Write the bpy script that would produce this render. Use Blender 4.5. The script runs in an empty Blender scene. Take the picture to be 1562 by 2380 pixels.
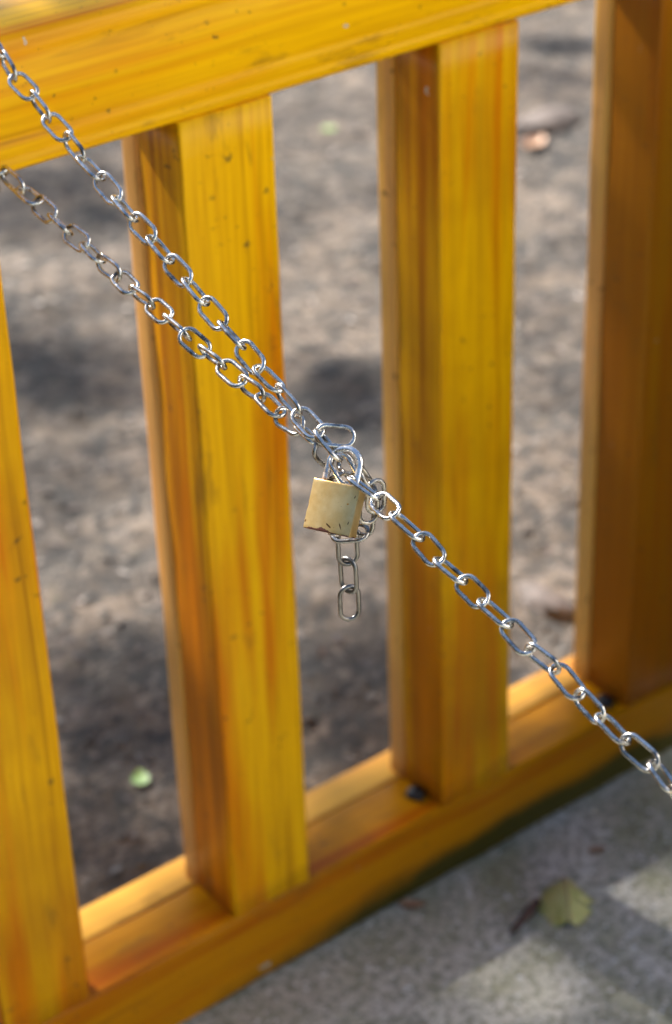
import bpy, bmesh, math, random
from mathutils import Vector, Matrix, noise
random.seed(7)
R = math.radians
scene = bpy.context.scene
COL = scene.collection

# ------------------------------------------------------------------ camera, sky, sun, exposure
CAM = Vector((-1.1744, -1.5662, 1.8074))
cr = Vector((0.78838, -0.61445, -0.03022)); cu = Vector((0.34313, 0.39843, 0.85060)); cf = Vector((0.51061, 0.68096, -0.52494))
cam_d = bpy.data.cameras.new('camera'); cam = bpy.data.objects.new('camera', cam_d); COL.objects.link(cam)
m3 = Matrix((cr, cu, -cf)).transposed()
cam.matrix_world = Matrix.Translation(CAM) @ m3.to_4x4()
cam_d.sensor_fit = 'VERTICAL'; cam_d.sensor_height = 36.0; cam_d.sensor_width = 24.0
cam_d.lens = 5000.0 / 2380.0 * 36.0
cam_d.clip_start = 0.05; cam_d.clip_end = 2000
cam_d.dof.use_dof = True; cam_d.dof.focus_distance = 1.62; cam_d.dof.aperture_fstop = 4.4
scene.camera = cam

SUN = Vector((-0.13, 1.0, 0.77)).normalized()           # towards the sun: behind the railing, to the left
world = bpy.data.worlds.new('World'); scene.world = world; world.use_nodes = True
wn = world.node_tree; wn.nodes.clear()
sky = wn.nodes.new('ShaderNodeTexSky'); sky.sky_type = 'NISHITA'; sky.sun_disc = False
sky.sun_elevation = math.asin(SUN.z); sky.sun_rotation = math.atan2(SUN.x, SUN.y)
sky.air_density = 1.0; sky.dust_density = 0.7; sky.ozone_density = 1.3
bg = wn.nodes.new('ShaderNodeBackground'); bg.inputs['Strength'].default_value = 0.056
wo = wn.nodes.new('ShaderNodeOutputWorld')
wn.links.new(sky.outputs[0], bg.inputs[0]); wn.links.new(bg.outputs[0], wo.inputs[0])
sun_d = bpy.data.lights.new('sun', 'SUN'); sun_d.energy = 5.0; sun_d.angle = R(1.0); sun_d.color = (1.0, 0.92, 0.82)
sun = bpy.data.objects.new('sun', sun_d); COL.objects.link(sun)
sun.rotation_euler = (-SUN).to_track_quat('-Z', 'Y').to_euler(); sun.location = SUN * 20
vs = scene.view_settings; vs.view_transform = 'Standard'; vs.look = 'None'; vs.gamma = 1.0; vs.exposure = 2.1
vs.use_curve_mapping = False
scene.cycles.use_denoising = True
scene.cycles.max_bounces = 8

# ------------------------------------------------------------------ helpers
def tag(o, label, cat, group=None, kind=None):
    if label: o['label'] = label
    if cat: o['category'] = cat
    if group: o['group'] = group
    if kind: o['kind'] = kind
    return o
def empty(name, loc=(0, 0, 0)):
    o = bpy.data.objects.new(name, None); o.empty_display_size = 0.05; o.location = loc; COL.objects.link(o); return o
def mesh_obj(name, me, mat=None, parent=None, loc=None):
    o = bpy.data.objects.new(name, me); COL.objects.link(o)
    if mat is not None and not me.materials: me.materials.append(mat)
    if parent is not None: o.parent = parent
    if loc is not None: o.location = loc
    return o
def pydata(name, v, f, smooth=False):
    me = bpy.data.meshes.new(name); me.from_pydata(v, [], f); me.update()
    if smooth:
        for p in me.polygons: p.use_smooth = True
    return me
def bm_mesh(name, bm, smooth=False):
    bmesh.ops.recalc_face_normals(bm, faces=bm.faces)
    me = bpy.data.meshes.new(name); bm.to_mesh(me); bm.free()
    if smooth:
        for p in me.polygons: p.use_smooth = True
    return me
def tube(path, rad, n=10, closed=False, smooth=True, name='tube', caps=True, flat=1.0):
    """tube mesh along path (list of Vector); rad a number or list"""
    N = len(path); v = []; f = []
    if not hasattr(rad, '__len__'): rad = [rad] * N
    T = []
    for i in range(N):
        a = path[(i - 1) % N] if (closed or i > 0) else path[0]
        b = path[(i + 1) % N] if (closed or i < N - 1) else path[-1]
        T.append((b - a).normalized())
    ref = Vector((0, 0, 1)) if abs(T[0].z) < 0.9 else Vector((1, 0, 0))
    nrm = (ref - T[0] * ref.dot(T[0])).normalized()
    for i in range(N):
        nrm = (nrm - T[i] * nrm.dot(T[i])).normalized(); bi = T[i].cross(nrm)
        for k in range(n):
            t = 2 * math.pi * k / n
            v.append(path[i] + (nrm * math.cos(t) + bi * math.sin(t) * flat) * rad[i])
    for i in range(N if closed else N - 1):
        j = (i + 1) % N
        for k in range(n):
            f.append((i * n + k, i * n + (k + 1) % n, j * n + (k + 1) % n, j * n + k))
    if not closed and caps:
        f.append(tuple(range(n - 1, -1, -1))); f.append(tuple((N - 1) * n + k for k in range(n)))
    return pydata(name, v, f, smooth)

# ------------------------------------------------------------------ materials
class NT:
    def __init__(s, name):
        s.m = bpy.data.materials.new(name); s.m.use_nodes = True; s.t = s.m.node_tree
        s.b = s.t.nodes['Principled BSDF']
    def n(s, t, **kw):
        x = s.t.nodes.new(t)
        for k, v in kw.items():
            if k in x.inputs: x.inputs[k].default_value = v
            else: setattr(x, k, v)
        return x
    def l(s, a, b): s.t.links.new(a, b)
    def coord(s, kind='Object', scale=(1, 1, 1), rand=False):
        tc = s.n('ShaderNodeTexCoord'); mp = s.n('ShaderNodeMapping'); mp.inputs['Scale'].default_value = scale
        s.l(tc.outputs[kind], mp.inputs[0])
        if rand:
            oi = s.n('ShaderNodeObjectInfo'); mu = s.n('ShaderNodeVectorMath', operation='SCALE'); mu.inputs[0].default_value = (37.0, 23.0, 51.0)
            s.l(oi.outputs['Random'], mu.inputs['Scale']); s.l(mu.outputs[0], mp.inputs['Location'])
        return mp.outputs[0]
    def noise(s, vec, scale, detail=4, rough=0.55, dist=0.0):
        x = s.n('ShaderNodeTexNoise'); x.inputs['Scale'].default_value = scale; x.inputs['Detail'].default_value = detail
        x.inputs['Roughness'].default_value = rough; x.inputs['Distortion'].default_value = dist
        s.l(vec, x.inputs['Vector']); return x.outputs['Fac']
    def ramp(s, fac, stops, interp='LINEAR'):
        x = s.n('ShaderNodeValToRGB'); cr_ = x.color_ramp; cr_.interpolation = interp
        while len(cr_.elements) < len(stops): cr_.elements.new(0.5)
        for e, (p, c) in zip(cr_.elements, stops):
            e.position = p; e.color = (c, c, c, 1) if not hasattr(c, '__len__') else (*c, 1)
        s.l(fac, x.inputs[0]); return x.outputs[0]
    def mix(s, fac, a, b, mode='MIX'):
        x = s.n('ShaderNodeMix', data_type='RGBA', blend_type=mode)
        for sock, val in ((x.inputs[0], fac), (x.inputs[6], a), (x.inputs[7], b)):
            if hasattr(val, 'links'): s.l(val, sock)
            elif hasattr(val, '__len__'): sock.default_value = (*val, 1)
            else: sock.default_value = val
        return x.outputs[2]
    def math(s, op, a, b=0.0, clamp=False):
        x = s.n('ShaderNodeMath', operation=op, use_clamp=clamp)
        for sock, val in ((x.inputs[0], a), (x.inputs[1], b)):
            if hasattr(val, 'links'): s.l(val, sock)
            else: sock.default_value = val
        return x.outputs[0]
    def bump(s, h, strength=0.3, dist=0.001):
        x = s.n('ShaderNodeBump'); x.inputs['Strength'].default_value = strength; x.inputs['Distance'].default_value = dist
        s.l(h, x.inputs['Height']); s.l(x.outputs[0], s.b.inputs['Normal'])
    def set(s, **kw):
        for k, v in kw.items():
            k = k.replace('_', ' ')
            if hasattr(v, 'links'): s.l(v, s.b.inputs[k])
            elif hasattr(v, '__len__') and len(v) == 3: s.b.inputs[k].default_value = (*v, 1)
            else: s.b.inputs[k].default_value = v

def painted_wood(name, grain, tint=(1, 1, 1), algae=False, pale=0.0):
    """thin yellow paint over softwood, the grain showing as streaks along one axis"""
    s = NT(name)
    g = {'Z': (1, 1, 0.035), 'X': (0.035, 1, 1)}[grain]
    v = s.coord('Object', g, rand=True); v2 = s.coord('Object', (1, 1, 1), rand=True)
    streak = s.noise(v, 34 if grain == 'Z' else 22, 5 if grain == 'Z' else 3, 0.6, 0.8); fine = s.noise(v, 170 if grain == 'Z' else 110, 3, 0.6)
    broad = s.noise(s.coord('Object', tuple(x if x == 1 else 0.16 for x in g), rand=True), 11, 3, 0.5)
    yel = tuple(a * b for a, b in zip((0.76, 0.405, 0.001), tint)); org = tuple(a * b for a, b in zip((0.58, 0.178, 0.001), tint))
    brn = tuple(a * b for a, b in zip((0.22, 0.055, 0.002), tint))
    f1 = s.math('ADD', s.math('MULTIPLY', streak, 0.62), s.math('MULTIPLY', broad, 0.62))
    if grain == 'Z':                                         # more orange towards the foot
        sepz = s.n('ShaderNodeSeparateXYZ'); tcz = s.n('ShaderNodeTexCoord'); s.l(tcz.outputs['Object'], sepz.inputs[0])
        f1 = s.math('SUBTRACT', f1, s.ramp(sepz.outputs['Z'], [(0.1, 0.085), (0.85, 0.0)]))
    at = s.n('ShaderNodeAttribute', attribute_type='OBJECT', attribute_name='wear_shade')      # browning per piece: weathering, and shade painted into the right slats
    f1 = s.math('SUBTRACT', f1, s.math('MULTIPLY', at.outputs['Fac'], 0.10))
    c = s.ramp(f1, [(0.46, org), (0.60, yel), (0.80, yel)])
    c = s.mix(s.ramp(s.noise(v, 24, 4, 0.7, 1.4), [(0.56, 0.0), (0.72, 0.7)] if grain == 'Z' else [(0.57, 0.0), (0.70, 0.6)]), c, brn)
    c = s.mix(s.ramp(fine, [(0.40, 0.0), (0.70, 0.34)]), c, tuple(x * 0.6 for x in org))
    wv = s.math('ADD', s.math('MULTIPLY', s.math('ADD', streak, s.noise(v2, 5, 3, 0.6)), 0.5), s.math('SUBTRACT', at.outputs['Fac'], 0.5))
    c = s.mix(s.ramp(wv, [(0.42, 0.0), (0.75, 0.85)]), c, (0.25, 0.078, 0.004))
    if grain == 'Z':                                         # streaky brown on the narrow sides
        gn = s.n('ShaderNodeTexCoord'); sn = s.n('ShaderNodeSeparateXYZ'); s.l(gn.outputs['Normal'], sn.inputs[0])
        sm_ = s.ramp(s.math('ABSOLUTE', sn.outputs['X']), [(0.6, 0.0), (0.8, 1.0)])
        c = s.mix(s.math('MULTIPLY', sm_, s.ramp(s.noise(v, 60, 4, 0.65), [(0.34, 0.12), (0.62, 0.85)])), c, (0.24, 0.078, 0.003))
    chp = s.math('MULTIPLY', s.ramp(s.noise(v2, 42, 2, 0.5), [(0.755, 0.0), (0.77, 1.0)]), s.ramp(s.noise(v2, 160, 3, 0.6), [(0.40, 0.0), (0.5, 1.0)]))
    c = s.mix(chp, c, (0.42, 0.39, 0.32))
    if pale: c = s.mix(pale, c, (0.72, 0.44, 0.17))
    # grime specks and scuffs
    sp = s.ramp(s.noise(v2, 75, 3, 0.6), [(0.645, 0.0), (0.71, 1.0)])
    spm = s.ramp(s.noise(v2, 9, 3, 0.6), [(0.46, 0.0), (0.60, 1.0)])
    c = s.mix(s.math('MULTIPLY', s.math('MULTIPLY', sp, spm), 0.8), c, (0.055, 0.04, 0.018))
    smud = s.ramp(s.noise(s.coord('Object', tuple(x if x == 1 else 0.3 for x in g), rand=True), 30, 4, 0.65), [(0.60, 0.0), (0.75, 0.55)])
    c = s.mix(smud, c, (0.16, 0.075, 0.012))
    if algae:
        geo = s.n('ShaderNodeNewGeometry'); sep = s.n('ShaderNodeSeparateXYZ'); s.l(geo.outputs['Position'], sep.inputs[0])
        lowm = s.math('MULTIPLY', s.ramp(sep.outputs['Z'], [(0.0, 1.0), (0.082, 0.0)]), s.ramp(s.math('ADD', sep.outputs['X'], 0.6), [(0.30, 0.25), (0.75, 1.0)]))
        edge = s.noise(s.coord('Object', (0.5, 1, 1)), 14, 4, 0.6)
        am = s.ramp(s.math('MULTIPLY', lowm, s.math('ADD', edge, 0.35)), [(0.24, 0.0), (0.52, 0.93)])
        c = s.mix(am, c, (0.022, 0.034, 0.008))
    s.set(Base_Color=c, Roughness=s.ramp(streak, [(0.3, 0.30), (0.7, 0.44)]), Coat_Weight=0.05, Coat_Roughness=0.22, Specular_IOR_Level=0.09)
    h = s.math('ADD', s.math('MULTIPLY', streak, 0.7), s.math('MULTIPLY', fine, 0.3))
    s.bump(h, 0.35, 0.002)
    return s.m
M_SLAT = painted_wood('yellow_paint_slat', 'Z')
M_STRIP = painted_wood('yellow_paint_strip', 'Z', pale=0.45)
M_RAIL = painted_wood('yellow_paint_rail', 'X')
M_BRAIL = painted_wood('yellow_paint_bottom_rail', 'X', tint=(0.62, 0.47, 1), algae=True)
M_BSTRIP = painted_wood('yellow_paint_rail_back', 'X', tint=(0.9, 0.8, 1), pale=0.3)

s = NT('galvanised_chain'); v = s.coord('Object', (1, 1, 1), rand=True)
nz = s.noise(v, 420, 3, 0.6); sm = s.noise(v, 90, 4, 0.6)
at = s.n('ShaderNodeAttribute', attribute_type='OBJECT', attribute_name='dark_reflect')  # tail and knot links: dim reflections painted as darker metal
base = s.ramp(sm, [(0.34, (0.18, 0.175, 0.165)), (0.46, (0.48, 0.475, 0.46)), (0.66, (0.64, 0.63, 0.61))])
s.set(Base_Color=s.mix(at.outputs['Fac'], base, (0.10, 0.10, 0.105)), Metallic=1.0, Roughness=s.math('ADD', s.ramp(nz, [(0.35, 0.19), (0.7, 0.30)]), s.math('MULTIPLY', at.outputs['Fac'], 0.12)))
s.bump(nz, 0.10, 0.0004); M_CHAIN = s.m

s = NT('shackle_steel'); v = s.coord('Object'); nz = s.noise(v, 300, 3, 0.6)
sep = s.n('ShaderNodeSeparateXYZ'); s.l(v, sep.inputs[0])
rust = s.math('MULTIPLY', s.ramp(sep.outputs['Z'], [(0.0, 0.9), (0.014, 0.0)]), s.ramp(s.noise(v, 180, 4, 0.7), [(0.40, 0.0), (0.62, 1.0)]))
s.set(Base_Color=s.mix(rust, (0.74, 0.74, 0.735), (0.16, 0.06, 0.025)), Metallic=s.math('SUBTRACT', 1.0, rust), Roughness=s.ramp(nz, [(0.3, 0.16), (0.7, 0.34)]))
M_SHACK = s.m

# brass padlock: coordinates on the body are x across, z up, metres, origin at its centre
s = NT('worn_brass'); v = s.coord('Object'); sep = s.n('ShaderNodeSeparateXYZ'); s.l(v, sep.inputs[0])
gr = s.noise(s.coord('Object', (1, 1, 1)), 900, 3, 0.6); bl = s.noise(v, 70, 4, 0.6)
c = s.ramp(bl, [(0.35, (0.66, 0.43, 0.155)), (0.65, (0.78, 0.575, 0.265))])
ez = s.math('ADD', sep.outputs['Z'], s.math('MULTIPLY', s.math('SUBTRACT', s.noise(v, 120, 4, 0.55), 0.5), 0.006))
dx = s.math('ABSOLUTE', s.math('ADD', sep.outputs['X'], 0.0035))
near = s.ramp(dx, [(0.0, 0.0026), (0.009, 0.0)])
chip = s.math('LESS_THAN', s.math('SUBTRACT', ez, near), -0.0184)
spk = s.ramp(s.noise(v, 520, 2, 0.5), [(0.70, 0.0), (0.74, 1.0)])
scr = s.ramp(s.noise(s.coord('Object', (1.6, 1, 0.45)), 230, 3, 0.6), [(0.71, 0.0), (0.745, 0.9)])
wear_shade = s.math('MAXIMUM', s.math('MULTIPLY', spk, 0.6), s.math('MULTIPLY', scr, s.ramp(sep.outputs['Z'], [(0.0, 1.0), (0.02, 0.2)])), True)
def mark(px, pz, ang, la, lb):
    ux = s.math('SUBTRACT', sep.outputs['X'], px); uz = s.math('SUBTRACT', sep.outputs['Z'], pz); ca_, sa_ = math.cos(R(ang)), math.sin(R(ang))
    p_ = s.math('ADD', s.math('MULTIPLY', ux, ca_ / la), s.math('MULTIPLY', uz, sa_ / la)); q_ = s.math('ADD', s.math('MULTIPLY', ux, -sa_ / lb), s.math('MULTIPLY', uz, ca_ / lb))
    r2 = s.math('ADD', s.math('MULTIPLY', p_, p_), s.math('MULTIPLY', q_, q_)); return s.ramp(s.math('ADD', r2, s.math('MULTIPLY', s.math('SUBTRACT', s.noise(v, 700, 3, 0.6), 0.5), 2.2)), [(0.55, 1.0), (0.95, 0.0)])
for args in ((0.0018, -0.0138, -31, 0.0034, 0.0007), (0.0105, -0.0122, -62, 0.0030, 0.0005), (-0.0182, -0.0135, 80, 0.0014, 0.0006), (0.0168, 0.0110, 75, 0.0016, 0.0004), (0.0160, -0.0090, 80, 0.0013, 0.0004)):
    c = s.mix(mark(*args), c, (0.13, 0.055, 0.02))
c = s.mix(mark(0.0128, 0.0048, 20, 0.0009, 0.0007), c, (0.60, 0.25, 0.03))
c = s.mix(wear_shade, c, (0.16, 0.075, 0.03)); c = s.mix(chip, c, (0.10, 0.035, 0.025))
ed = s.n('ShaderNodeNewGeometry')
s.set(Base_Color=c, Metallic=s.math('SUBTRACT', 0.80, s.math('MULTIPLY', chip, 0.7)), Roughness=s.ramp(gr, [(0.3, 0.28), (0.7, 0.42)]))
s.bump(gr, 0.15, 0.0003); M_BRASS = s.m

s = NT('black_plastic'); s.set(Base_Color=(0.012, 0.012, 0.013), Roughness=0.45); M_BLACK = s.m

s = NT('concrete_ground'); v = s.coord('Object')
big = s.noise(v, 4.5, 4, 0.55); mid = s.noise(v, 26, 6, 0.7); fin = s.noise(v, 210, 4, 0.7); gt = s.noise(v, 620, 2, 0.6)
c = s.ramp(s.math('ADD', s.math('MULTIPLY', big, 0.6), s.math('MULTIPLY', mid, 0.4)), [(0.38, (0.42, 0.425, 0.33)), (0.58, (0.78, 0.755, 0.70))])
geo = s.n('ShaderNodeNewGeometry'); sep = s.n('ShaderNodeSeparateXYZ'); s.l(geo.outputs['Position'], sep.inputs[0])
moss = s.ramp(s.noise(v, 7, 6, 0.7), [(0.44, 0.0), (0.64, 0.8)])
c = s.mix(moss, c, (0.34, 0.345, 0.19))
c = s.mix(s.ramp(s.noise(v, 85, 4, 0.65), [(0.46, 0.0), (0.60, 0.8)]), c, (0.23, 0.23, 0.155)); c = s.mix(s.ramp(fin, [(0.52, 0.0), (0.70, 0.75)]), c, (0.13, 0.125, 0.10)); c = s.mix(s.ramp(gt, [(0.62, 0.0), (0.70, 0.6)]), c, (0.75, 0.74, 0.72))
s.set(Base_Color=c, Roughness=0.8); s.bump(s.math('ADD', fin, s.math('MULTIPLY', gt, 0.5)), 0.6, 0.004); M_CONC = s.m

s = NT('soil_ground'); v = s.coord('Object')
big = s.noise(v, 3.4, 3, 0.5, 0.5); mid = s.noise(v, 11, 5, 0.65); fin = s.noise(v, 90, 5, 0.7)
c = s.ramp(s.math('ADD', s.math('MULTIPLY', big, 0.55), s.math('MULTIPLY', mid, 0.45)), [(0.39, (0.030, 0.028, 0.027)), (0.5, (0.120, 0.093, 0.070)), (0.58, (0.245, 0.190, 0.143))])
c = s.mix(s.ramp(fin, [(0.50, 0.0), (0.70, 0.8)]), c, (0.06, 0.055, 0.05)); c = s.mix(s.ramp(s.noise(v, 45, 3, 0.6), [(0.62, 0.0), (0.72, 0.5)]), c, (0.075, 0.085, 0.035))
c = s.mix(s.ramp(s.noise(v, 24, 5, 0.75), [(0.47, 0.0), (0.58, 0.85)]), c, (0.032, 0.032, 0.032)); c = s.mix(s.ramp(s.noise(s.coord('Object', (1, 1.2, 1)), 29, 4, 0.75), [(0.53, 0.0), (0.63, 0.75)]), c, (0.29, 0.24, 0.20))
s.set(Base_Color=c, Roughness=0.85); s.bump(s.math('ADD', mid, fin), 1.0, 0.03); M_SOIL = s.m

def leaf_mat(name, a, b, c_, rough=0.5, trans=0.0):
    s = NT(name); v = s.coord('Object', (1, 1, 1), rand=True)
    col = s.ramp(s.noise(v, 60, 3, 0.6), [(0.35, a), (0.55, b), (0.7, c_)])
    s.set(Base_Color=col, Roughness=rough)
    if trans: s.set(Transmission_Weight=0.0, Subsurface_Weight=0.0)
    return s.m
M_LEAFG = leaf_mat('yellow_green_leaf', (0.36, 0.375, 0.11), (0.52, 0.51, 0.20), (0.33, 0.19, 0.08))
M_LEAFB = leaf_mat('brown_leaf', (0.24, 0.12, 0.06), (0.34, 0.20, 0.12), (0.42, 0.30, 0.22))
M_LEAFD = leaf_mat('dark_stalk', (0.06, 0.035, 0.03), (0.10, 0.055, 0.045), (0.28, 0.14, 0.09))
M_LEAFF = leaf_mat('fresh_leaf', (0.20, 0.34, 0.09), (0.30, 0.46, 0.16), (0.40, 0.52, 0.26))
M_LITTER = leaf_mat('leaf_litter', (0.045, 0.034, 0.027), (0.08, 0.060, 0.048), (0.14, 0.105, 0.085), 0.6)
M_CLUMP = leaf_mat('pale_clump', (0.06, 0.047, 0.042), (0.10, 0.080, 0.072), (0.15, 0.125, 0.115), 0.8)
M_PEB = leaf_mat('pebbles', (0.035, 0.032, 0.030), (0.060, 0.053, 0.047), (0.10, 0.088, 0.078), 0.8)
s = NT('quartz_grit'); s.set(Base_Color=(0.85, 0.85, 0.85), Roughness=0.15); M_GRIT = s.m
M_CROWN = leaf_mat('tree_leaves', (0.03, 0.06, 0.015), (0.05, 0.10, 0.025), (0.08, 0.14, 0.035), 0.45)
s = NT('bark'); v = s.coord('Object', (1, 1, 0.2)); s.set(Base_Color=s.ramp(s.noise(v, 25, 5, 0.6), [(0.35, (0.06, 0.045, 0.035)), (0.65, (0.16, 0.125, 0.10))]), Roughness=0.9); M_BARK = s.m

# ------------------------------------------------------------------ ground
def axis_vals(lo, hi, step, far):
    a = [lo + step * i for i in range(int((hi - lo) / step) + 1)]
    st = step; x = a[-1]
    while x < far: st *= 1.5; x += st; a.append(x)
    st = step; x = a[0]; pre = []
    while x > -far: st *= 1.5; x -= st; pre.append(x)
    return pre[::-1] + a
def soil_z(x, y):
    fade = max(0.0, min(1.0, (y - 0.1) / 0.25))
    d = noise.noise(Vector((x * 1.3, y * 1.3, 3))) * 0.03 + noise.noise(Vector((x * 5, y * 5, 9))) * 0.014 + noise.noise(Vector((x * 17, y * 17, 1))) * 0.011
    return -0.02 + d * fade * (1.0 if abs(x) < 12 and y < 14 else 0.0)
xs = axis_vals(-1.6, 3.8, 0.03, 400); ys = [0.04 + 0.03 * i for i in range(130)]
st = 0.03; y = ys[-1]
while y < 500: st *= 1.5; y += st; ys.append(y)
V = [(x, y, soil_z(x, y)) for y in ys for x in xs]; nx = len(xs)
F = [(j * nx + i, j * nx + i + 1, (j + 1) * nx + i + 1, (j + 1) * nx + i) for j in range(len(ys) - 1) for i in range(nx - 1)]
o = mesh_obj('ground', pydata('ground', V, F, True), M_SOIL); o['kind'] = 'structure'
xs2 = axis_vals(-1.2, 1.6, 0.02, 400); ys2 = [0.06 - 0.02 * i for i in range(60)]
st = 0.02; y = ys2[-1]
while y > -500: st *= 1.5; y -= st; ys2.append(y)
def conc_z(x, y): return (noise.noise(Vector((x * 9, y * 9, 5))) * 0.0016 + noise.noise(Vector((x * 40, y * 40, 2))) * 0.0009) if abs(x) < 2 and y > -2 else 0.0
V = [(x, y, conc_z(x, y)) for y in ys2 for x in xs2]; nx = len(xs2)
F = [((j + 1) * nx + i, (j + 1) * nx + i + 1, j * nx + i + 1, j * nx + i) for j in range(len(ys2) - 1) for i in range(nx - 1)]
o = mesh_obj('pavement', pydata('pavement', V, F, True), M_CONC); o['kind'] = 'structure'

# ------------------------------------------------------------------ railing
SL_W, SL_P, SL_X0 = 0.1075, 0.3115, -0.1645           # slat width, spacing, left edge of one of them
Z_LO, Z_HI = 0.1165, 1.0815                            # slat foot and head
railing = empty('wooden_railing', (0, 0.05, 0))
tag(railing, 'yellow painted wooden railing with broad upright slats, standing across the photo', 'railing')
OFF = Vector((0, 0.05, 0))
def wob(bm, amp, sc, seed):
    for vtx in bm.verts:
        p = vtx.co * sc + Vector((seed, 0, 0))
        vtx.co += Vector((noise.noise(p), noise.noise(p + Vector((9, 0, 0))), 0)) * amp
def board(x0, x1, y0, y1, z0, z1, bev, axis, segs=24, amp=0.0009, seed=0.0):
    """box, long edges rounded, cut along its length so that it is a little uneven"""
    bm = bmesh.new(); bmesh.ops.create_cube(bm, size=1)
    for vtx in bm.verts: vtx.co = Vector(((x0 + x1) / 2 + vtx.co.x * (x1 - x0), (y0 + y1) / 2 + vtx.co.y * (y1 - y0), (z0 + z1) / 2 + vtx.co.z * (z1 - z0)))
    idx = 2 if axis == 'Z' else 0
    long_e = [e for e in bm.edges if abs((e.verts[0].co - e.verts[1].co)[idx]) > 0.5 * ((z1 - z0) if idx == 2 else (x1 - x0))]
    cut = bmesh.ops.subdivide_edges(bm, edges=long_e, cuts=segs)
    long_e = [e for e in bm.edges if abs((e.verts[0].co - e.verts[1].co)[idx]) > 1e-5 and all(abs((e.verts[0].co - e.verts[1].co)[k]) < 1e-6 for k in range(3) if k != idx)]
    bmesh.ops.bevel(bm, geom=long_e, offset=bev, segments=3, profile=0.6, affect='EDGES')
    for vtx in bm.verts:
        p = Vector((vtx.co.x * (1 if idx else 12), vtx.co.y * 8, vtx.co.z * (9 if idx == 2 else 1))) + Vector((seed, seed, 0))
        vtx.co.x += noise.noise(p) * amp if idx == 2 else 0
        vtx.co.y += noise.noise(p + Vector((5, 1, 7))) * amp
        if idx == 0: vtx.co.z += noise.noise(p + Vector((2, 8, 3))) * amp
    return bm
slat_me = []
for k in range(3):
    slat_me.append((bm_mesh('slat', board(0, SL_W, 0, 0.072, Z_LO, Z_HI, 0.004, 'Z', seed=k * 3.7), True),
                    bm_mesh('back_strip', board(-0.0015, SL_W + 0.001, 0.0735, 0.1015, Z_LO - 0.001, Z_HI - 0.001, 0.005, 'Z', seed=k * 5.1 + 1), True)))
for k in range(-3, 6):
    a, b = slat_me[k % 3]
    x = SL_X0 + SL_P * k + (0.008 if k == -1 else 0.0)
    sl = mesh_obj('slat', a, M_SLAT, railing, (x, -0.05, 0))
    st_ = mesh_obj('back_strip', b, M_STRIP, sl)
    sl['wear_shade'] = {-1: 0.50, 0: 0.22, 1: 0.46, 2: 0.80}.get(k, 0.4)  # higher values on the right slats paint in the shade there
    st_['wear_shade'] = 0.30
RX0, RX1 = -1.25, 1.75
# bottom rail: front board and slightly higher back board
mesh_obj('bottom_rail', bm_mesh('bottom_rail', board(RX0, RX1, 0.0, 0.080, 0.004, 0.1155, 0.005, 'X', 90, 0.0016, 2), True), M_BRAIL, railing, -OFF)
mesh_obj('bottom_rail_back_board', bm_mesh('bottom_rail_back_board', board(RX0, RX1, 0.0808, 0.132, 0.003, 0.1168, 0.005, 'X', 90, 0.0012, 6), True), M_BSTRIP, railing, -OFF)
# top rail: moulded profile (y, z) swept along x
prof = [(0.004, 1.083), (0.0, 1.087), (-0.0005, 1.094), (0.0022, 1.0965), (0.0, 1.099), (-0.0008, 1.112), (0.0012, 1.1145), (-0.0005, 1.117), (-0.0012, 1.150), (-0.0008, 1.180),
        (0.0010, 1.1835), (-0.0003, 1.187), (0.0010, 1.196), (0.005, 1.2015), (0.010, 1.2035), (0.060, 1.206), (0.122, 1.2045), (0.129, 1.201), (0.132, 1.194), (0.132, 1.090), (0.126, 1.083)]
V = []; F = []; NS = 110; n = len(prof)
for i in range(NS + 1):
    x = RX0 + (RX1 - RX0) * i / NS
    for j, (y_, z_) in enumerate(prof):
        w1 = noise.noise(Vector((x * 6, j * 0.35, 4))) * 0.0011; w2 = noise.noise(Vector((x * 5, j * 0.3, 14))) * 0.0014
        V.append((x, y_ + w1, z_ + w2))
for i in range(NS):
    for j in range(n):
        F.append((i * n + j, i * n + (j + 1) % n, (i + 1) * n + (j + 1) % n, (i + 1) * n + j))
F.append(tuple(range(n))); F.append(tuple(NS * n + j for j in range(n - 1, -1, -1)))
bm = bmesh.new(); me_ = pydata('top_rail', V, F); bm.from_mesh(me_)
mesh_obj('top_rail', bm_mesh('top_rail', bm, True), M_RAIL, railing, -OFF)
# square black screw caps beside the slat feet
def cap_mesh():
    bm = bmesh.new(); bmesh.ops.create_cube(bm, size=1)
    for vtx in bm.verts: vtx.co = Vector((vtx.co.x * 0.022 * (0.85 if vtx.co.z > 0 else 1), vtx.co.y * 0.022 * (0.85 if vtx.co.z > 0 else 1), vtx.co.z * 0.011))
    bmesh.ops.bevel(bm, geom=list(bm.edges), offset=0.0012, segments=2, affect='EDGES')
    return bm_mesh('screw_cap', bm, True)
cap = cap_mesh()
for x, y_ in ((0.138, 0.040), (0.4455, 0.026)):
    mesh_obj('screw_cap', cap, M_BLACK, railing, (x, y_ - 0.05, 0.119)).rotation_euler = (0.12, 0.2, 0.5)

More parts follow.
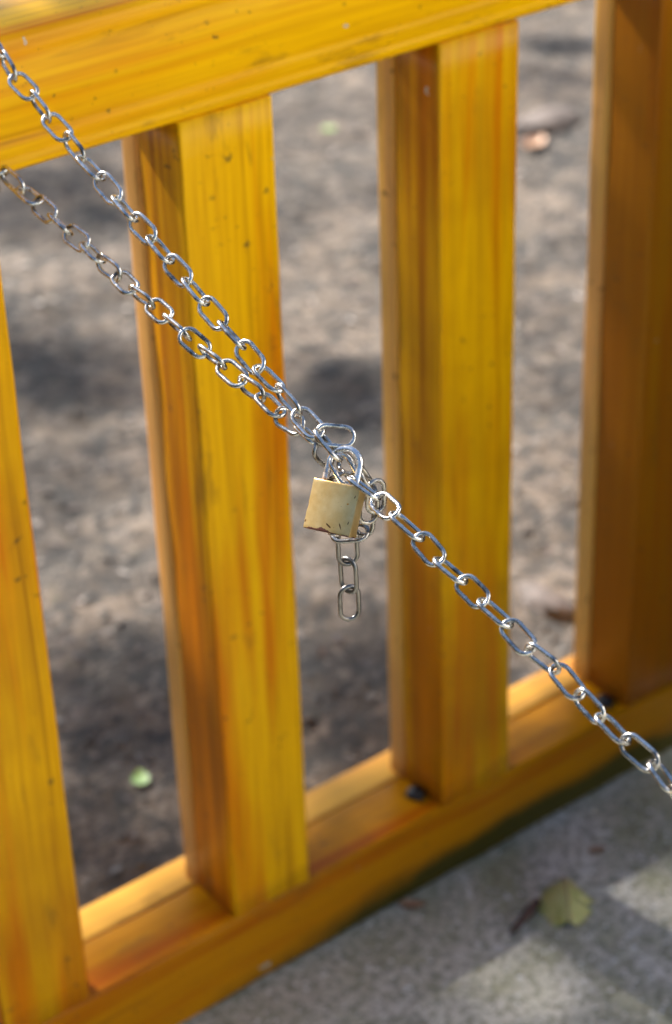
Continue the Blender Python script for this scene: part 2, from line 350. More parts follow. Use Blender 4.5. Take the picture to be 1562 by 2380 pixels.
# ------------------------------------------------------------------ chain
PITCH, WIRE, LW = 0.025, 0.00182, 0.0184
def link_mesh(seed):
    rb = (LW - 2 * WIRE) / 2; half = (PITCH + 2 * WIRE) / 2 - rb; path = []; rad = []
    rnd = random.Random(seed); na, ns = 9, 8
    wob_ = rnd.uniform(-0.0003, 0.0003)
    def add(x, y_, bump=0.0): path.append(Vector((x, y_, wob_ * math.sin(x * 200)))); rad.append(WIRE * (1 + bump) * rnd.uniform(0.985, 1.015))
    for i in range(ns): 
        t = i / ns; x = -half + 2 * half * t
        add(x, rb, 0.13 if abs(i - ns // 2) < 1 else (-0.05 if abs(i - ns // 2) == 1 else 0))     # weld bead
    for i in range(na): a = math.pi / 2 - math.pi * i / na; add(half + rb * math.cos(a), rb * math.sin(a))
    for i in range(ns): add(half - 2 * half * i / ns, -rb)
    for i in range(na): a = -math.pi / 2 - math.pi * i / na; add(-half + rb * math.cos(a), rb * math.sin(a))
    return tube(path, rad, 10, True, name='link')
links_me = [link_mesh(k) for k in range(4)]
chain = empty('padlocked_chain', (-0.345, -0.46, 1.0))
tag(chain, 'silver steel chain running diagonally past the railing, bunched up behind the padlock', 'chain')
CO = Vector(chain.location); nl = 0
def add_link(A, B, roll, scale_len=True, W=1.0, dark_reflect=0.0):
    """one link between two contact points; roll 0 = turned broadside to the camera side"""
    global nl
    A = Vector(A); B = Vector(B); c = (A + B) / 2; d = B - A; L = d.length; a = d.normalized()
    view = (CAM - c).normalized()
    if scale_len and L < 0.0205:                                   # short chord: link leans in depth instead
        a = (a * L + (-view) * math.sqrt(max(0, 0.0225 ** 2 - L * L)) * (1 if nl % 2 else -1)).normalized(); L = 0.0225
    n0 = (view - a * view.dot(a)).normalized(); w0 = a.cross(n0)
    w = w0 * math.cos(R(roll)) + n0 * math.sin(R(roll)); n1 = a.cross(w)
    sc = 1.04 * (L + 2 * WIRE) / (PITCH + 2 * WIRE)            # a little slack: the links do not all bear on each other
    me = links_me[nl % 4]; nl += 1
    if me.materials: o = bpy.data.objects.new('link', me); COL.objects.link(o)
    else: o = mesh_obj('link', me, M_CHAIN)
    o.parent = chain
    m = Matrix((a * sc, w * W, n1)).transposed().to_4x4(); m.translation = c - CO
    o.matrix_local = m; o['dark_reflect'] = dark_reflect
    return o
UPPER = [(-0.3441, -0.0172, 1.1955), (-0.347, -0.0382, 1.1836), (-0.3454, -0.0625, 1.1736), (-0.3462, -0.0867, 1.162), (-0.3453, -0.1114, 1.1515), (-0.346, -0.1347, 1.1406), (-0.3453, -0.1581, 1.1308), (-0.3453, -0.1822, 1.1203), (-0.3455, -0.2051, 1.1104), (-0.3443, -0.229, 1.1013), (-0.3455, -0.2528, 1.0906), (-0.3448, -0.2766, 1.0814), (-0.3458, -0.2996, 1.0714), (-0.346, -0.3239, 1.0617), (-0.3461, -0.3479, 1.0523), (-0.3469, -0.3716, 1.0427), (-0.3465, -0.3953, 1.0342), (-0.3471, -0.4199, 1.0248), (-0.3472, -0.4438, 1.0163)]
U_ROLL = [-66, 16, -68, 20, -54, 62, -15, 70, -22, 62, -18, 66, -14, 80, -14, 52, -64, 16]
LOWER = [(-0.3614, -0.0268, 1.0994), (-0.3605, -0.0536, 1.0918), (-0.3592, -0.0749, 1.0865), (-0.3582, -0.0975, 1.0805), (-0.3579, -0.1199, 1.0742), (-0.3555, -0.1432, 1.0697), (-0.3564, -0.1645, 1.0631), (-0.3545, -0.1889, 1.0582), (-0.3549, -0.2099, 1.0523), (-0.3528, -0.2335, 1.0481), (-0.3524, -0.255, 1.0432), (-0.3519, -0.2818, 1.0372), (-0.3515, -0.3015, 1.033), (-0.35, -0.3263, 1.0289), (-0.3498, -0.3514, 1.0238), (-0.3479, -0.3749, 1.0207), (-0.3498, -0.3983, 1.0149), (-0.3473, -0.4221, 1.0128), (-0.3483, -0.4431, 1.0084)]
L_ROLL = [-48, 46, -14, 82, -12, 62, -42, 22, -68, 12, -82, 10, -76, 14, -50, 46, -12, 70]
RIGHT = [(-0.342, -0.5053, 0.9873), (-0.3398, -0.5242, 0.9803), (-0.3373, -0.5488, 0.9712), (-0.3369, -0.5702, 0.962), (-0.334, -0.5929, 0.9544), (-0.3325, -0.6136, 0.9466), (-0.3303, -0.6373, 0.9383), (-0.3298, -0.6602, 0.9293), (-0.3254, -0.6832, 0.9235), (-0.326, -0.7066, 0.9138), (-0.3249, -0.7277, 0.9064), (-0.3235, -0.7506, 0.8987), (-0.3207, -0.7754, 0.8918), (-0.3224, -0.7955, 0.8833)]
R_ROLL = [12, 66, 10, 68, 8, 62, 16, -56, 34, -42, 60, -20, 62]
for P, RO in ((UPPER, U_ROLL), (LOWER, L_ROLL), (RIGHT, R_ROLL)):
    for i in range(len(P) - 1): add_link(P[i], P[i + 1], RO[i])
# out of the picture: round the top rail on the left ...
wrap = [(-0.3441, -0.0172, 1.1955), (-0.345, 0.002, 1.2115), (-0.346, 0.027, 1.214), (-0.347, 0.052, 1.215), (-0.349, 0.077, 1.2155), (-0.351, 0.102, 1.215), (-0.352, 0.126, 1.2125), (-0.353, 0.1405, 1.192), (-0.354, 0.142, 1.167),
        (-0.355, 0.1425, 1.142), (-0.356, 0.1425, 1.117), (-0.356, 0.1415, 1.092), (-0.357, 0.128, 1.0735), (-0.357, 0.103, 1.073), (-0.358, 0.078, 1.073), (-0.358, 0.053, 1.073), (-0.359, 0.028, 1.0735), (-0.360, 0.003, 1.0755), (-0.3612, -0.0085, 1.085), (-0.3614, -0.0268, 1.0994)]
for i in range(len(wrap) - 1): add_link(wrap[i], wrap[i + 1], 20 if i % 2 else -70)
# ... and down to the second post on the right
p = Vector(RIGHT[-1]); d = Vector((0.0016, -0.0225, -0.0078)); i = 0
while p.y > -1.44:
    q = p + d; d = d + Vector((0, 0, 0.00012)); add_link(p, q, 20 if i % 2 else -66); p = q; i += 1
END = p
# knot at the padlock
KNOT = [((-0.3483, -0.4462, 1.0190), (-0.3466, -0.4670, 1.0058), 74), ((-0.3439, -0.4625, 1.0028), (-0.3438, -0.4787, 0.9895), 24), ((-0.3472, -0.4833, 0.9954), (-0.3420, -0.5053, 0.9873), 78),
        ((-0.3474, -0.4460, 1.0170), (-0.3285, -0.4599, 1.0135), 8), ((-0.3470, -0.4412, 1.0046), (-0.3396, -0.4496, 0.9933), 28), ((-0.3336, -0.4552, 0.9957), (-0.3298, -0.4639, 0.9880), -20),
        ((-0.3291, -0.4710, 0.9909), (-0.3264, -0.4835, 0.9774), 76), ((-0.3213, -0.4784, 0.9790), (-0.3223, -0.4805, 0.9574), 30), ((-0.3253, -0.4756, 0.9700), (-0.3271, -0.4765, 0.9480), 24),
        ((-0.3227, -0.4686, 0.9583), (-0.3278, -0.4699, 0.9345), -18), ((-0.3434, -0.4558, 0.9326), (-0.3270, -0.4719, 0.9351), 35), ((-0.3311, -0.4679, 0.9816), (-0.3434, -0.4575, 0.9829), 60)]
for i, (A, B, r_) in enumerate(KNOT): add_link(A, B, r_, dark_reflect=0.0 if i < 4 else 0.45)
tx, ty, tz = -0.3362, -0.4615, 0.9330
for i, r_ in enumerate((12, -38, 14)):
    add_link((tx - 0.0009 * i, ty - 0.0012 * i, tz - 0.0247 * i), (tx - 0.0009 * (i + 1), ty - 0.0012 * (i + 1), tz - 0.0247 * (i + 1)), r_, dark_reflect=0.75)

# ------------------------------------------------------------------ padlock
lock = empty('padlock')
tag(lock, 'small square brass padlock with steel shackle hanging on the chain', 'padlock')
# axes written in camera-independent world terms: right, up and front of the lock
ca, sa = math.cos(R(23)), math.sin(R(23))
upv = (cr * 0.218 + cu * 0.976 + cf * 0.03).normalized()
rt = cr * 0.976 * ca - cu * 0.218 * ca - cf * sa; rt = (rt - upv * rt.dot(upv)).normalized()
bk = upv.cross(rt).normalized()                                  # away from the viewer
lm = Matrix((rt, bk, upv)).transposed().to_4x4()
LWD, LH, LT = 0.0385, 0.0375, 0.0128
lm.translation = Vector((-0.3640, -0.4801, 0.9757)) + bk * (LT / 2)
lock.matrix_world = lm
bm = bmesh.new(); NX, NZ = 28, 20; grid = {}
def ring(zf):
    pts = []
    hw, ht = LWD / 2, LT / 2
    def front(u): return -ht - 0.0024 * (1 - u * u)
    for i in range(NX + 1): u = -1 + 2 * i / NX; pts.append((u * hw * 0.985, front(u)))
    for i in range(1, 8): t = -1 + 2 * i / 8; pts.append((hw * 0.985 + 0.0005 * (1 - t * t), t * ht))
    for i in range(NX + 1): u = 1 - 2 * i / NX; pts.append((u * hw * 0.985, -front(u)))
    for i in range(1, 8): t = 1 - 2 * i / 8; pts.append((-hw * 0.985 - 0.0005 * (1 - t * t), t * ht))
    return pts
rings = []
zl = [-1, -0.985] + [-0.96 + 1.92 * i / NZ for i in range(NZ + 1)] + [0.985, 1]
for zf in zl:
    k = 0.975 if abs(zf) == 1 else (0.993 if abs(zf) > 0.98 else 1.0)
    r_ = []
    for (x, y_) in ring(zf):
        j = noise.noise(Vector((x * 300, y_ * 300, zf * 7))) * 0.00022
        if x < -LWD * 0.48 and abs(zf + 0.12) < 0.2: j += 0.0005 * (1 - abs(zf + 0.12) / 0.2)      # dent in the left edge
        r_.append(bm.verts.new((x * k + (j if abs(x) > LWD * 0.45 else 0), y_ * k, zf * LH / 2 + (j if abs(zf) > 0.95 else 0))))
    rings.append(r_)
n = len(rings[0])
for a, b in zip(rings, rings[1:]):
    for i in range(n): bm.faces.new((a[i], a[(i + 1) % n], b[(i + 1) % n], b[i]))
bm.faces.new(rings[0][::-1]); bm.faces.new(rings[-1])
me = bm_mesh('body', bm, True)
me.set_sharp_from_angle(angle=R(32))
mesh_obj('body', me, M_BRASS, lock)
# shackle: U of round bar with rounded top
hs, hh, rr = 0.0124, 0.0265, 0.00275
path = [Vector((-hs, 0, -0.003)), Vector((-hs, 0, 0.003)), Vector((-hs, 0, 0.009))]
for i in range(0, 25):
    a = math.pi - math.pi * i / 24; path.append(Vector((hs * math.cos(a), 0, hh - hs + hs * math.sin(a))))
path += [Vector((hs, 0, 0.009)), Vector((hs, 0, 0.003)), Vector((hs, 0, -0.003))]
mesh_obj('shackle', tube(path, rr, 16, name='shackle'), M_SHACK, lock, (0, 0, LH / 2))
for x in (-hs, hs):                                               # dark collars where the bar enters the body
    cpath = [Vector((0, 0, 0)), Vector((0, 0, 0.0007))]
    mesh_obj('shackle_collar', tube(cpath, [0.0036, 0.0034], 16, name='shackle_collar'), M_LEAFD, lock, (x, 0, LH / 2 - 0.0001))
mesh_obj('key_plug', tube([Vector((0, 0, 0.0005)), Vector((0, 0, -0.0012)), Vector((0, 0, -0.0014))], [0.0045, 0.0045, 0.0040], 20, name='key_plug'), M_SHACK, lock, (0.004, 0, -LH / 2))

# ------------------------------------------------------------------ second post, out of the picture on the right, that takes the chain
post = empty('chain_post', (END.x, END.y - 0.075, 0))
tag(post, 'yellow square wooden post that holds the lower end of the chain', 'post')
mesh_obj('post_shaft', bm_mesh('post_shaft', board(-0.055, 0.055, -0.055, 0.055, 0, 1.0, 0.006, 'Z'), True), M_SLAT, post)
bm = board(-0.066, 0.066, -0.066, 0.066, 1.001, 1.03, 0.008, 'Z', 2); mesh_obj('post_cap', bm_mesh('post_cap', bm, True), M_SLAT, post)
eye = [Vector((0, 0.010 + 0.009 * math.cos(a), 0.009 * math.sin(a))) for a in [2 * math.pi * i / 20 for i in range(20)]]
mesh_obj('eye_bolt', tube(eye, 0.0025, 8, True, name='eye_bolt'), M_SHACK, post, (0, 0.056, END.z))

# ------------------------------------------------------------------ leaves, pale clumps and litter
def leaf_mesh(L, Wd, curl, bend, seed, name='leaf', ragged=0.15):
    """thin curled blade with a point and a short stalk, 0.4 mm thick"""
    rnd = random.Random(seed); NU, NV = 14, 8; top = []
    for i in range(NU + 1):
        u = i / NU; w = Wd * (math.sin(math.pi * min(1, u ** 0.8)) ** 0.75) * (1 + ragged * noise.noise(Vector((u * 6, seed, 0))))
        for j in range(NV + 1):
            t = -1 + 2 * j / NV; a = curl * t
            x = (u - 0.5) * L; yy = w * (math.sin(a) / curl if curl else t); zz = w * (1 - math.cos(a)) / max(curl, 1e-3) 
            zz += bend * (u - 0.5) ** 2 * L + 0.0012 * noise.noise(Vector((u * 5, t * 4, seed)))
            top.append(Vector((x, yy, zz)))
    nv = NV + 1; f = []
    off = len(top); V_ = [tuple(p_) for p_ in top] + [(p_.x, p_.y, p_.z - 0.0004) for p_ in top]
    for i in range(NU):
        for j in range(NV):
            q = (i * nv + j, (i + 1) * nv + j, (i + 1) * nv + j + 1, i * nv + j + 1)
            f.append(q); f.append(tuple(off + k for k in q[::-1]))
    zmin = min(p_[2] for p_ in V_)
    return pydata(name, [(x, yy, z - zmin) for x, yy, z in V_], f, True)
# big curled leaf on the pavement
big = empty('fallen_leaf', (0.227, -0.133, 0.001))
big.scale = (1.15, 1.15, 1.1)
tag(big, 'large curled yellow-green fallen leaf with a dark rolled end, on the concrete', 'leaf')
def half_leaf(side, seed, name):
    """one half of a leaf folded along its raised midrib; x across, y along"""
    NU, NV = 16, 8; V_ = []; f = []
    for i in range(NU + 1):
        u = i / NU; wd = (0.030 if side < 0 else 0.026) * (math.sin(math.pi * (0.06 + 0.90 * u)) ** 0.55) * (1 + 0.42 * noise.noise(Vector((u * 8, seed, 0))))
        for j in range(NV + 1):
            t = j / NV; rib = 0.027 - 0.018 * (2 * u - 1) ** 2
            V_.append((side * wd * t, (u - 0.5) * 0.068 + 0.004 * noise.noise(Vector((t * 3, u * 4, seed))), max(0.0008, rib * (1 - t ** 1.25) + 0.003 * noise.noise(Vector((u * 7, t * 5, seed + 3))) * t)))
    o_ = len(V_); V_ += [(x, y_, z - 0.0005) for x, y_, z in V_]
    for i in range(NU):
        for j in range(NV):
            q = (i * (NV + 1) + j, (i + 1) * (NV + 1) + j, (i + 1) * (NV + 1) + j + 1, i * (NV + 1) + j + 1)
            f.append(q); f.append(tuple(o_ + k for k in q[::-1]))
    bm = bmesh.new(); bm.from_mesh(pydata(name, V_, f)); return bm_mesh(name, bm, True)
for sd_, see in ((-1, 3), (1, 8)):
    b2 = mesh_obj('blade_half', half_leaf(sd_, see, 'blade_half'), M_LEAFG, big, (0.004, 0, 0)); b2.rotation_euler = (0, 0, R(-38))
mid_ = tube([Vector((0, -0.034, 0.0095)), Vector((0, -0.017, 0.023)), Vector((0, 0, 0.0275)), Vector((0, 0.017, 0.023)), Vector((0, 0.038, 0.007))], [0.0007, 0.001, 0.0012, 0.0013, 0.0014], 6, name='midrib')
mb = mesh_obj('midrib', mid_, M_LEAFB, big, (0.004, 0, 0)); mb.rotation_euler = (0, 0, R(-38))
rp = [Vector((-0.020, 0.017, 0.010)), Vector((-0.034, 0.014, 0.007)), Vector((-0.050, 0.009, 0.005)), Vector((-0.066, 0.005, 0.0035)), Vector((-0.074, 0.003, 0.003))]
mesh_obj('rolled_end', tube(rp, [0.0035, 0.0062, 0.0048, 0.0035, 0.0015], 8, name='rolled_end'), M_LEAFD, big)
def loose_leaf(name, label, loc, L, Wd, curl, rz, mat, seed, rx=0.0, grp=None):
    o = mesh_obj(name, leaf_mesh(L, Wd, curl, 0.5, seed, name), mat, None, loc); o.rotation_euler = (rx, 0, rz); tag(o, label, 'leaf', grp); return o
loose_leaf('dry_leaf', 'pale pinkish dry leaf lying against the foot of the bottom rail', (0.085, -0.016, 0.002), 0.034, 0.010, 1.2, R(-35), M_LEAFB, 12)
loose_leaf('dry_leaf', 'small reddish brown dry leaf on the concrete above the large curled leaf', (0.330, -0.086, 0.002), 0.026, 0.007, 1.3, R(-20), M_LEAFB, 13)
loose_leaf('green_leaf', 'pale green leaf lying on the dark ground between the two left slats', (-0.032, 0.415, soil_z(-0.032, 0.415) + 0.006), 0.036, 0.013, 0.5, R(60), M_LEAFF, 14)
loose_leaf('dry_leaf', 'rusty brown leaf on the bright ground beside the right-hand slat', (1.868, 1.717, soil_z(1.868, 1.717) + 0.004), 0.085, 0.030, 0.9, R(20), M_LEAFB, 15)
loose_leaf('green_leaf', 'little green leaf far back on the ground, left of the middle slat', (1.60, 2.11, soil_z(1.6, 2.11) + 0.006), 0.034, 0.013, 0.6, R(-30), M_LEAFF, 16)
def clump(name, label, loc, r, sq, seed, mat=M_CLUMP):
    bm = bmesh.new(); bmesh.ops.create_icosphere(bm, subdivisions=3, radius=r)
    for vtx in bm.verts:
        k = 1 + 0.5 * noise.noise(vtx.co / r * 1.7 + Vector((seed, 0, 0))) + 0.3 * noise.noise(vtx.co / r * 4 + Vector((0, seed, 0)))
        vtx.co = Vector((vtx.co.x * k * sq[0], vtx.co.y * k * sq[1], max(vtx.co.z * k * sq[2], -0.25 * r)))
    o = mesh_obj(name, bm_mesh(name, bm, True), mat, None, loc); tag(o, label, 'clump'); return o
clump('pale_clump', 'flat whitish clump standing in for sunlit litter far back beside the right-hand slat', (1.97, 1.79, soil_z(1.97, 1.79)), 0.060, (1.5, 0.8, 0.35), 3)  # stands in for a bright patch of sunlit litter
clump('pale_clump', 'rough pinkish clump standing in for sunlit litter on the ground near the foot of the right-hand slat', (0.69, 0.40, soil_z(0.69, 0.40)), 0.034, (0.8, 1.5, 0.45), 8)  # likewise a bright pinkish patch, shaped as one lump
# quartz grit pressed into the pavement, leaf litter and gravel on the soil
def scatter(name, label, cat, n_, xr, yr, zf, make, mat, seed):
    rnd = random.Random(seed); V_ = []; F_ = []
    for _ in range(n_):
        x = rnd.uniform(*xr); yy = rnd.uniform(*yr); vv, ff = make(rnd); b = len(V_); rot = Matrix.Rotation(rnd.uniform(0, 6.283), 3, 'Z'); z0 = zf(x, yy)
        for q in vv: q = rot @ q; V_.append((x + q.x, yy + q.y, z0 + q.z))
        F_ += [tuple(b + k for k in f) for f in ff]
    o = mesh_obj(name, pydata(name, V_, F_, False), mat); tag(o, label, cat, kind='stuff'); return o
OCT = [(0, 2, 4), (2, 1, 4), (1, 3, 4), (3, 0, 4), (2, 0, 5), (1, 2, 5), (3, 1, 5), (0, 3, 5)]
def grain(lo, hi, flat=0.7):
    def mk(rnd):
        r = rnd.uniform(lo, hi); j = lambda: rnd.uniform(0.7, 1.3)
        return [Vector((r * j(), 0, r * rnd.uniform(-.2, .3))), Vector((-r * j(), 0, 0)), Vector((0, r * j(), 0)), Vector((0, -r * j(), r * rnd.uniform(-.2, .3))), Vector((r * rnd.uniform(-.3, .3), 0, r * flat * j())), Vector((0, 0, -r * flat))], OCT
    return mk
def litter(rnd):
    L = rnd.uniform(0.010, 0.030); w = L * rnd.uniform(0.2, 0.45); t1 = rnd.uniform(-.4, .5); t2 = rnd.uniform(-.3, .6)
    v_ = [Vector((-L / 2, 0, 0.002 + L * max(0, t1) * .4)), Vector((0, w, w * t2 + .004)), Vector((L / 2, 0, 0.002 + L * max(0, t2) * .3)), Vector((0, -w, w * t1 + .004)), Vector((0, 0, 0.003))]
    return v_, [(0, 4, 1), (4, 2, 1), (0, 3, 4), (3, 2, 4)]
scatter('quartz_grit', 'bright grit grains in the concrete surface', 'grit', 3600, (-0.4, 1.2), (-0.75, 0.0), lambda x, y_: conc_z(x, y_) + 0.0002, grain(0.0008, 0.0032), M_GRIT, 1)
scatter('gravel', 'small grey gravel strewn over the soil behind the railing', 'gravel', 4500, (-0.9, 3.2), (0.14, 3.4), lambda x, y_: soil_z(x, y_) + 0.001, grain(0.003, 0.010, 0.5), M_PEB, 2)
scatter('leaf_litter', 'dry leaf litter strewn over the soil behind the railing', 'leaf litter', 2600, (-0.9, 3.2), (0.16, 3.4), soil_z, litter, M_LITTER, 3)

# ------------------------------------------------------------------ out of the picture: added house to bounce light, added dark screen to shade the railing
s = NT('added_house_render'); v = s.coord('Object'); s.set(Base_Color=s.ramp(s.noise(v, 1.5, 5, 0.6), [(0.3, (0.78, 0.77, 0.74)), (0.7, (0.86, 0.85, 0.83))]), Roughness=0.9); s.bump(s.noise(v, 60, 3, 0.6), 0.3, 0.01); M_BOUNCE_WALL = s.m
s = NT('shade_screen_timber'); v = s.coord('Object', (1, 1, 0.05), rand=True); s.set(Base_Color=s.ramp(s.noise(v, 30, 4, 0.6), [(0.3, (0.018, 0.012, 0.008)), (0.7, (0.05, 0.032, 0.02))]), Roughness=0.7); M_DARK = s.m
s = NT('added_house_roof_tile'); s.set(Base_Color=(0.22, 0.08, 0.05), Roughness=0.8); M_ADDED_ROOF = s.m
s = NT('added_house_glass'); s.set(Base_Color=(0.03, 0.04, 0.045), Roughness=0.08); M_ADDED_GLASS = s.m
def box(x0, x1, y0, y1, z0, z1):
    bm = bmesh.new(); bmesh.ops.create_cube(bm, size=1)
    for vtx in bm.verts: vtx.co = Vector(((x0 + x1) / 2 + vtx.co.x * (x1 - x0), (y0 + y1) / 2 + vtx.co.y * (y1 - y0), (z0 + z1) / 2 + vtx.co.z * (z1 - z0)))
    return bm
house = empty('bounce_wall_house', (6.4, -5.4, 0)); tag(house, 'unseen white house with red roof, added behind the photographer to bounce light', 'house')  # invented house: its white wall bounces sun onto the slat fronts
mesh_obj('wall', bm_mesh('wall', box(-5, 9, -3, 1.6, 0, 6.2)), M_BOUNCE_WALL, house)  # wall of the added house, bounces light
mesh_obj('roof', pydata('roof', [(-6.4, 2.0, 6.21), (9.4, 2.0, 6.21), (9.4, -3.4, 6.21), (-6.4, -3.4, 6.21), (-6.4, -0.7, 8.0), (9.4, -0.7, 8.0)], [(0, 1, 5, 4), (2, 3, 4, 5), (1, 2, 5), (3, 0, 4), (3, 2, 1, 0)]), M_ADDED_ROOF, house)  # roof of the added house
for x in (-4.2, 4.0):
    w_ = mesh_obj('window', bm_mesh('window', box(x - .6, x + .6, 1.6, 1.66, 1.3, 2.7)), M_BOUNCE_WALL, house)  # window of the added house
    mesh_obj('added_house_pane', bm_mesh('added_house_pane', box(x - .5, x + .5, 1.661, 1.668, 1.4, 2.6)), M_ADDED_GLASS, w_)
blocker = empty('shade_screen', (0.60, -0.012, 0)); tag(blocker, 'unseen dark timber screen, added to shade the right end of the railing', 'screen')  # invented screen: keeps light off the right-hand slat fronts
gb = bm_mesh('shade_screen_board', board(0, 0.03, -0.145, 0.0, 0.05, 1.15, 0.004, 'Z'), True)
for k in range(10): mesh_obj('shade_screen_board', gb, M_DARK, blocker, (0, -0.01 - 0.15 * k, 0))
for z in (0.2, 0.9): mesh_obj('shade_screen_ledge', bm_mesh('shade_screen_ledge', box(0.031, 0.06, -1.51, -0.01, z, z + 0.1)), M_DARK, blocker)
# unseen hedge, added on the left to block skylight from the slat sides
hedge = empty('sky_blocking_hedge', (-3.3, -1.4, 0)); tag(hedge, 'unseen tall dark hedge, added on the left to block skylight', 'hedge')
rnd = random.Random(21); V = []; F = []
for _ in range(9000):
    fc = rnd.random(); y_ = rnd.uniform(-2.6, 2.6)
    if fc < 0.6: P = Vector((0.45 + rnd.gauss(0, 0.04), y_, rnd.uniform(0.0, 2.6)))
    elif fc < 0.75: P = Vector((-0.45 + rnd.gauss(0, 0.04), y_, rnd.uniform(0.0, 2.6)))
    elif fc < 0.9: P = Vector((rnd.uniform(-0.5, 0.5), y_, 2.6 + rnd.gauss(0, 0.04)))
    else: P = Vector((rnd.uniform(-0.5, 0.5), rnd.choice((-2.6, 2.6)) + rnd.gauss(0, 0.04), rnd.uniform(0, 2.6)))
    P += Vector((noise.noise(P * 1.7), noise.noise(P * 1.7 + Vector((7, 0, 0))), 0.5 * noise.noise(P * 1.9))) * 0.12
    ax = Vector((rnd.gauss(0, 1), rnd.gauss(0, 1), rnd.gauss(0, 1))).normalized(); nn = Vector((rnd.gauss(0, 1), rnd.gauss(0, 1), rnd.gauss(0, 1))).normalized(); sd = ax.cross(nn).normalized()
    L = rnd.uniform(0.035, 0.065); w2 = L * 0.55; bI = len(V)
    V += [P - ax * L, P + sd * w2, P + ax * L, P - sd * w2]; F += [(bI, bI + 1, bI + 2, bI + 3)]
mesh_obj('foliage', pydata('foliage', [tuple(q) for q in V], F), M_CROWN, hedge)  # leaves of the added hedge, block skylight
mesh_obj('sky_blocking_twigs', bm_mesh('sky_blocking_twigs', box(-0.36, 0.36, -2.5, 2.5, 0, 2.5)), M_BARK, hedge)

# ------------------------------------------------------------------ tree behind the railing, above and left of the picture, whose twigs dapple the ground
tree = empty('leafy_tree', (-2.6, 7.2, -0.02)); tag(tree, 'leafy tree behind the railing whose twigs shade the ground', 'tree'); TO = Vector(tree.location)
ZONES = [  # ground patches the twigs shade: corners, share of the light they take
    ([(0.49, 1.71), (0.70, 1.50), (0.56, 1.28), (0.36, 1.47)], 0.99), ([(0.90, 1.35), (1.03, 1.21), (0.83, 0.96), (0.72, 1.08)], 0.99), ([(1.17, 1.00), (1.26, 0.90), (1.13, 0.78), (1.05, 0.87)], 0.8),
    ([(0.92, 2.45), (1.12, 2.23), (0.94, 1.91), (0.70, 2.07)], 0.95), ([(0.04, 0.86), (0.26, 0.70), (-0.02, 0.16), (-0.32, 0.20)], 0.985), ([(0.34, 0.62), (0.54, 0.46), (0.36, 0.16), (0.06, 0.18)], 0.985),
    ([(0.35, 1.36), (0.52, 1.19), (0.44, 1.07), (0.27, 1.20)], 0.45), ([(2.39, 2.36), (2.46, 2.13), (2.39, 2.06), (2.29, 2.24)], 0.995), ([(2.20, 2.15), (2.27, 1.93), (2.22, 1.88), (2.14, 2.08)], 0.995), ([(2.10, 2.03), (2.15, 1.81), (2.11, 1.76), (2.04, 1.97)], 0.995),
    ([(-0.30, -0.05), (0.80, -0.05), (0.80, -0.55), (-0.30, -0.55)], 0.99), ([(0.20, -0.50), (2.2, -0.50), (2.2, -2.6), (0.35, -2.6)], 0.95)]
_rt = lambda x, y_, z: (x - SUN.x / SUN.z * z, y_ - SUN.y / SUN.z * z)      # where the light that meets a point would reach the ground
ZONES.append(([_rt(-0.7, 0.16, 0.12), _rt(0.7, 0.16, 0.12), _rt(0.7, -0.02, 0.12), _rt(-0.7, -0.02, 0.12)], 0.85))
ZONES.append(([_rt(-1.1, 0.2, 1.2), _rt(0.6, 0.2, 1.2), _rt(0.6, -0.05, 1.2), _rt(-1.1, -0.05, 1.2)], 0.985))
rnd = random.Random(5); V = []; F = []; tips = []
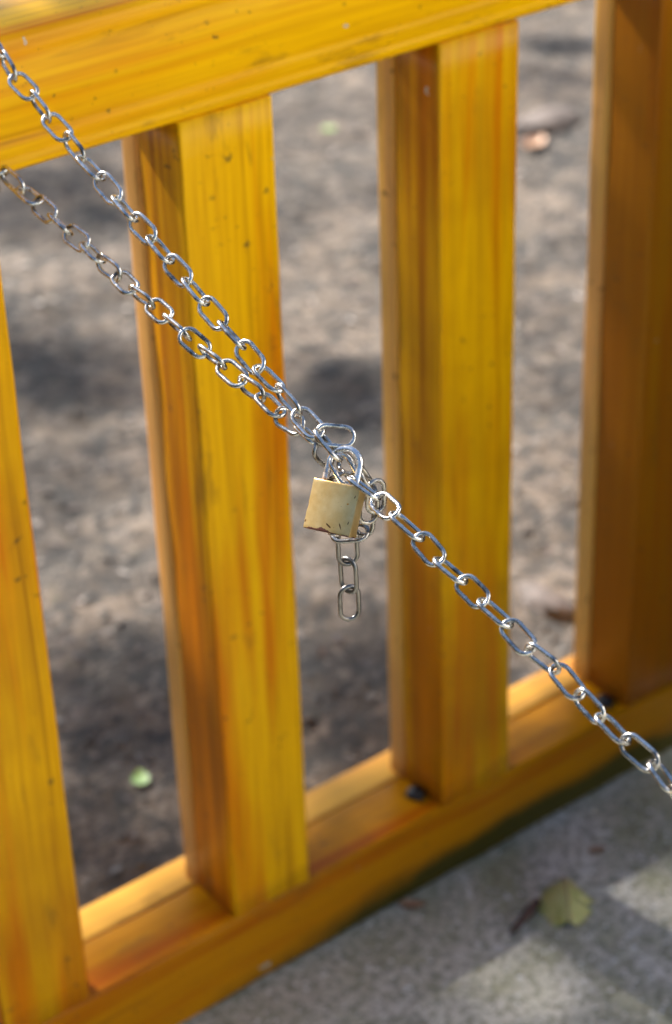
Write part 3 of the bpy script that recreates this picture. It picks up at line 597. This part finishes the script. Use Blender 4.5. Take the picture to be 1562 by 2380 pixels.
for quad, cov in ZONES:
    a, b, c_, d_ = [Vector((*q, 0)) for q in quad]
    area = ((b - a).cross(d_ - a).length + (b - c_).cross(d_ - c_).length) / 2
    t0 = 6.0 if quad[0][1] < 0 else rnd.uniform(6.0, 8.0); ctr = (a + b + c_ + d_) / 4 + SUN * t0; tips.append(ctr)
    nleaf = int(-math.log(1 - cov) * area * SUN.z / 0.00125) + 2
    for _ in range(nleaf):
        u, w_ = rnd.random(), rnd.random()
        g_ = (a * (1 - u) + b * u) * (1 - w_) + (d_ * (1 - u) + c_ * u) * w_
        P = g_ + SUN * (t0 + rnd.uniform(-0.6, 0.6)) - TO
        ax = Vector((rnd.gauss(0, 1), rnd.gauss(0, 1), rnd.gauss(0, .5))).normalized(); nn = Vector((rnd.gauss(0, .7), rnd.gauss(0, .7), 1)).normalized(); sd = ax.cross(nn).normalized()
        L = rnd.uniform(0.025, 0.042); w2 = L * 0.5; bI = len(V)
        V += [P - ax * L, P + sd * w2 - nn * 0.004, P + ax * L, P - sd * w2 - nn * 0.004, P + nn * 0.004]
        F += [(bI, bI + 4, bI + 1), (bI + 4, bI + 2, bI + 1), (bI, bI + 3, bI + 4), (bI + 3, bI + 2, bI + 4)]
for _ in range(2500):                                       # the rest of the crown, above the light that reaches the picture
    P = Vector((rnd.gauss(-0.3, 1.6), rnd.gauss(0.4, 1.3), rnd.uniform(5.2, 8.5)))
    ax = Vector((rnd.gauss(0, 1), rnd.gauss(0, 1), rnd.gauss(0, .5))).normalized(); nn = Vector((rnd.gauss(0, .7), rnd.gauss(0, .7), 1)).normalized(); sd = ax.cross(nn).normalized()
    L = rnd.uniform(0.05, 0.09); w2 = L * 0.5; bI = len(V)
    V += [P - ax * L, P + sd * w2, P + ax * L, P - sd * w2]; F += [(bI, bI + 3, bI + 2, bI + 1)]
crown = mesh_obj('crown', pydata('crown', [tuple(q) for q in V], F), M_CROWN, tree)
mesh_obj('trunk', tube([Vector((0, 0, -0.1)), Vector((0.05, 0, 1.2)), Vector((0.0, 0.1, 2.6)), Vector((0.15, -0.05, 4.2)), Vector((0.1, 0.1, 6.4))], [0.20, 0.15, 0.13, 0.10, 0.03], 12, name='trunk'), M_BARK, tree)
for q in tips:
    e = q - TO; st_ = Vector((0.1, 0, max(2.4, e.z - 1.0)))
    mid = st_.lerp(e, 0.55) + Vector((0, 0, 0.35))
    mesh_obj('limb', tube([st_, st_.lerp(mid, 0.5) + Vector((0, 0, .12)), mid, mid.lerp(e, 0.6), e], [0.05, 0.035, 0.022, 0.012, 0.005], 7, name='limb'), M_BARK, tree)
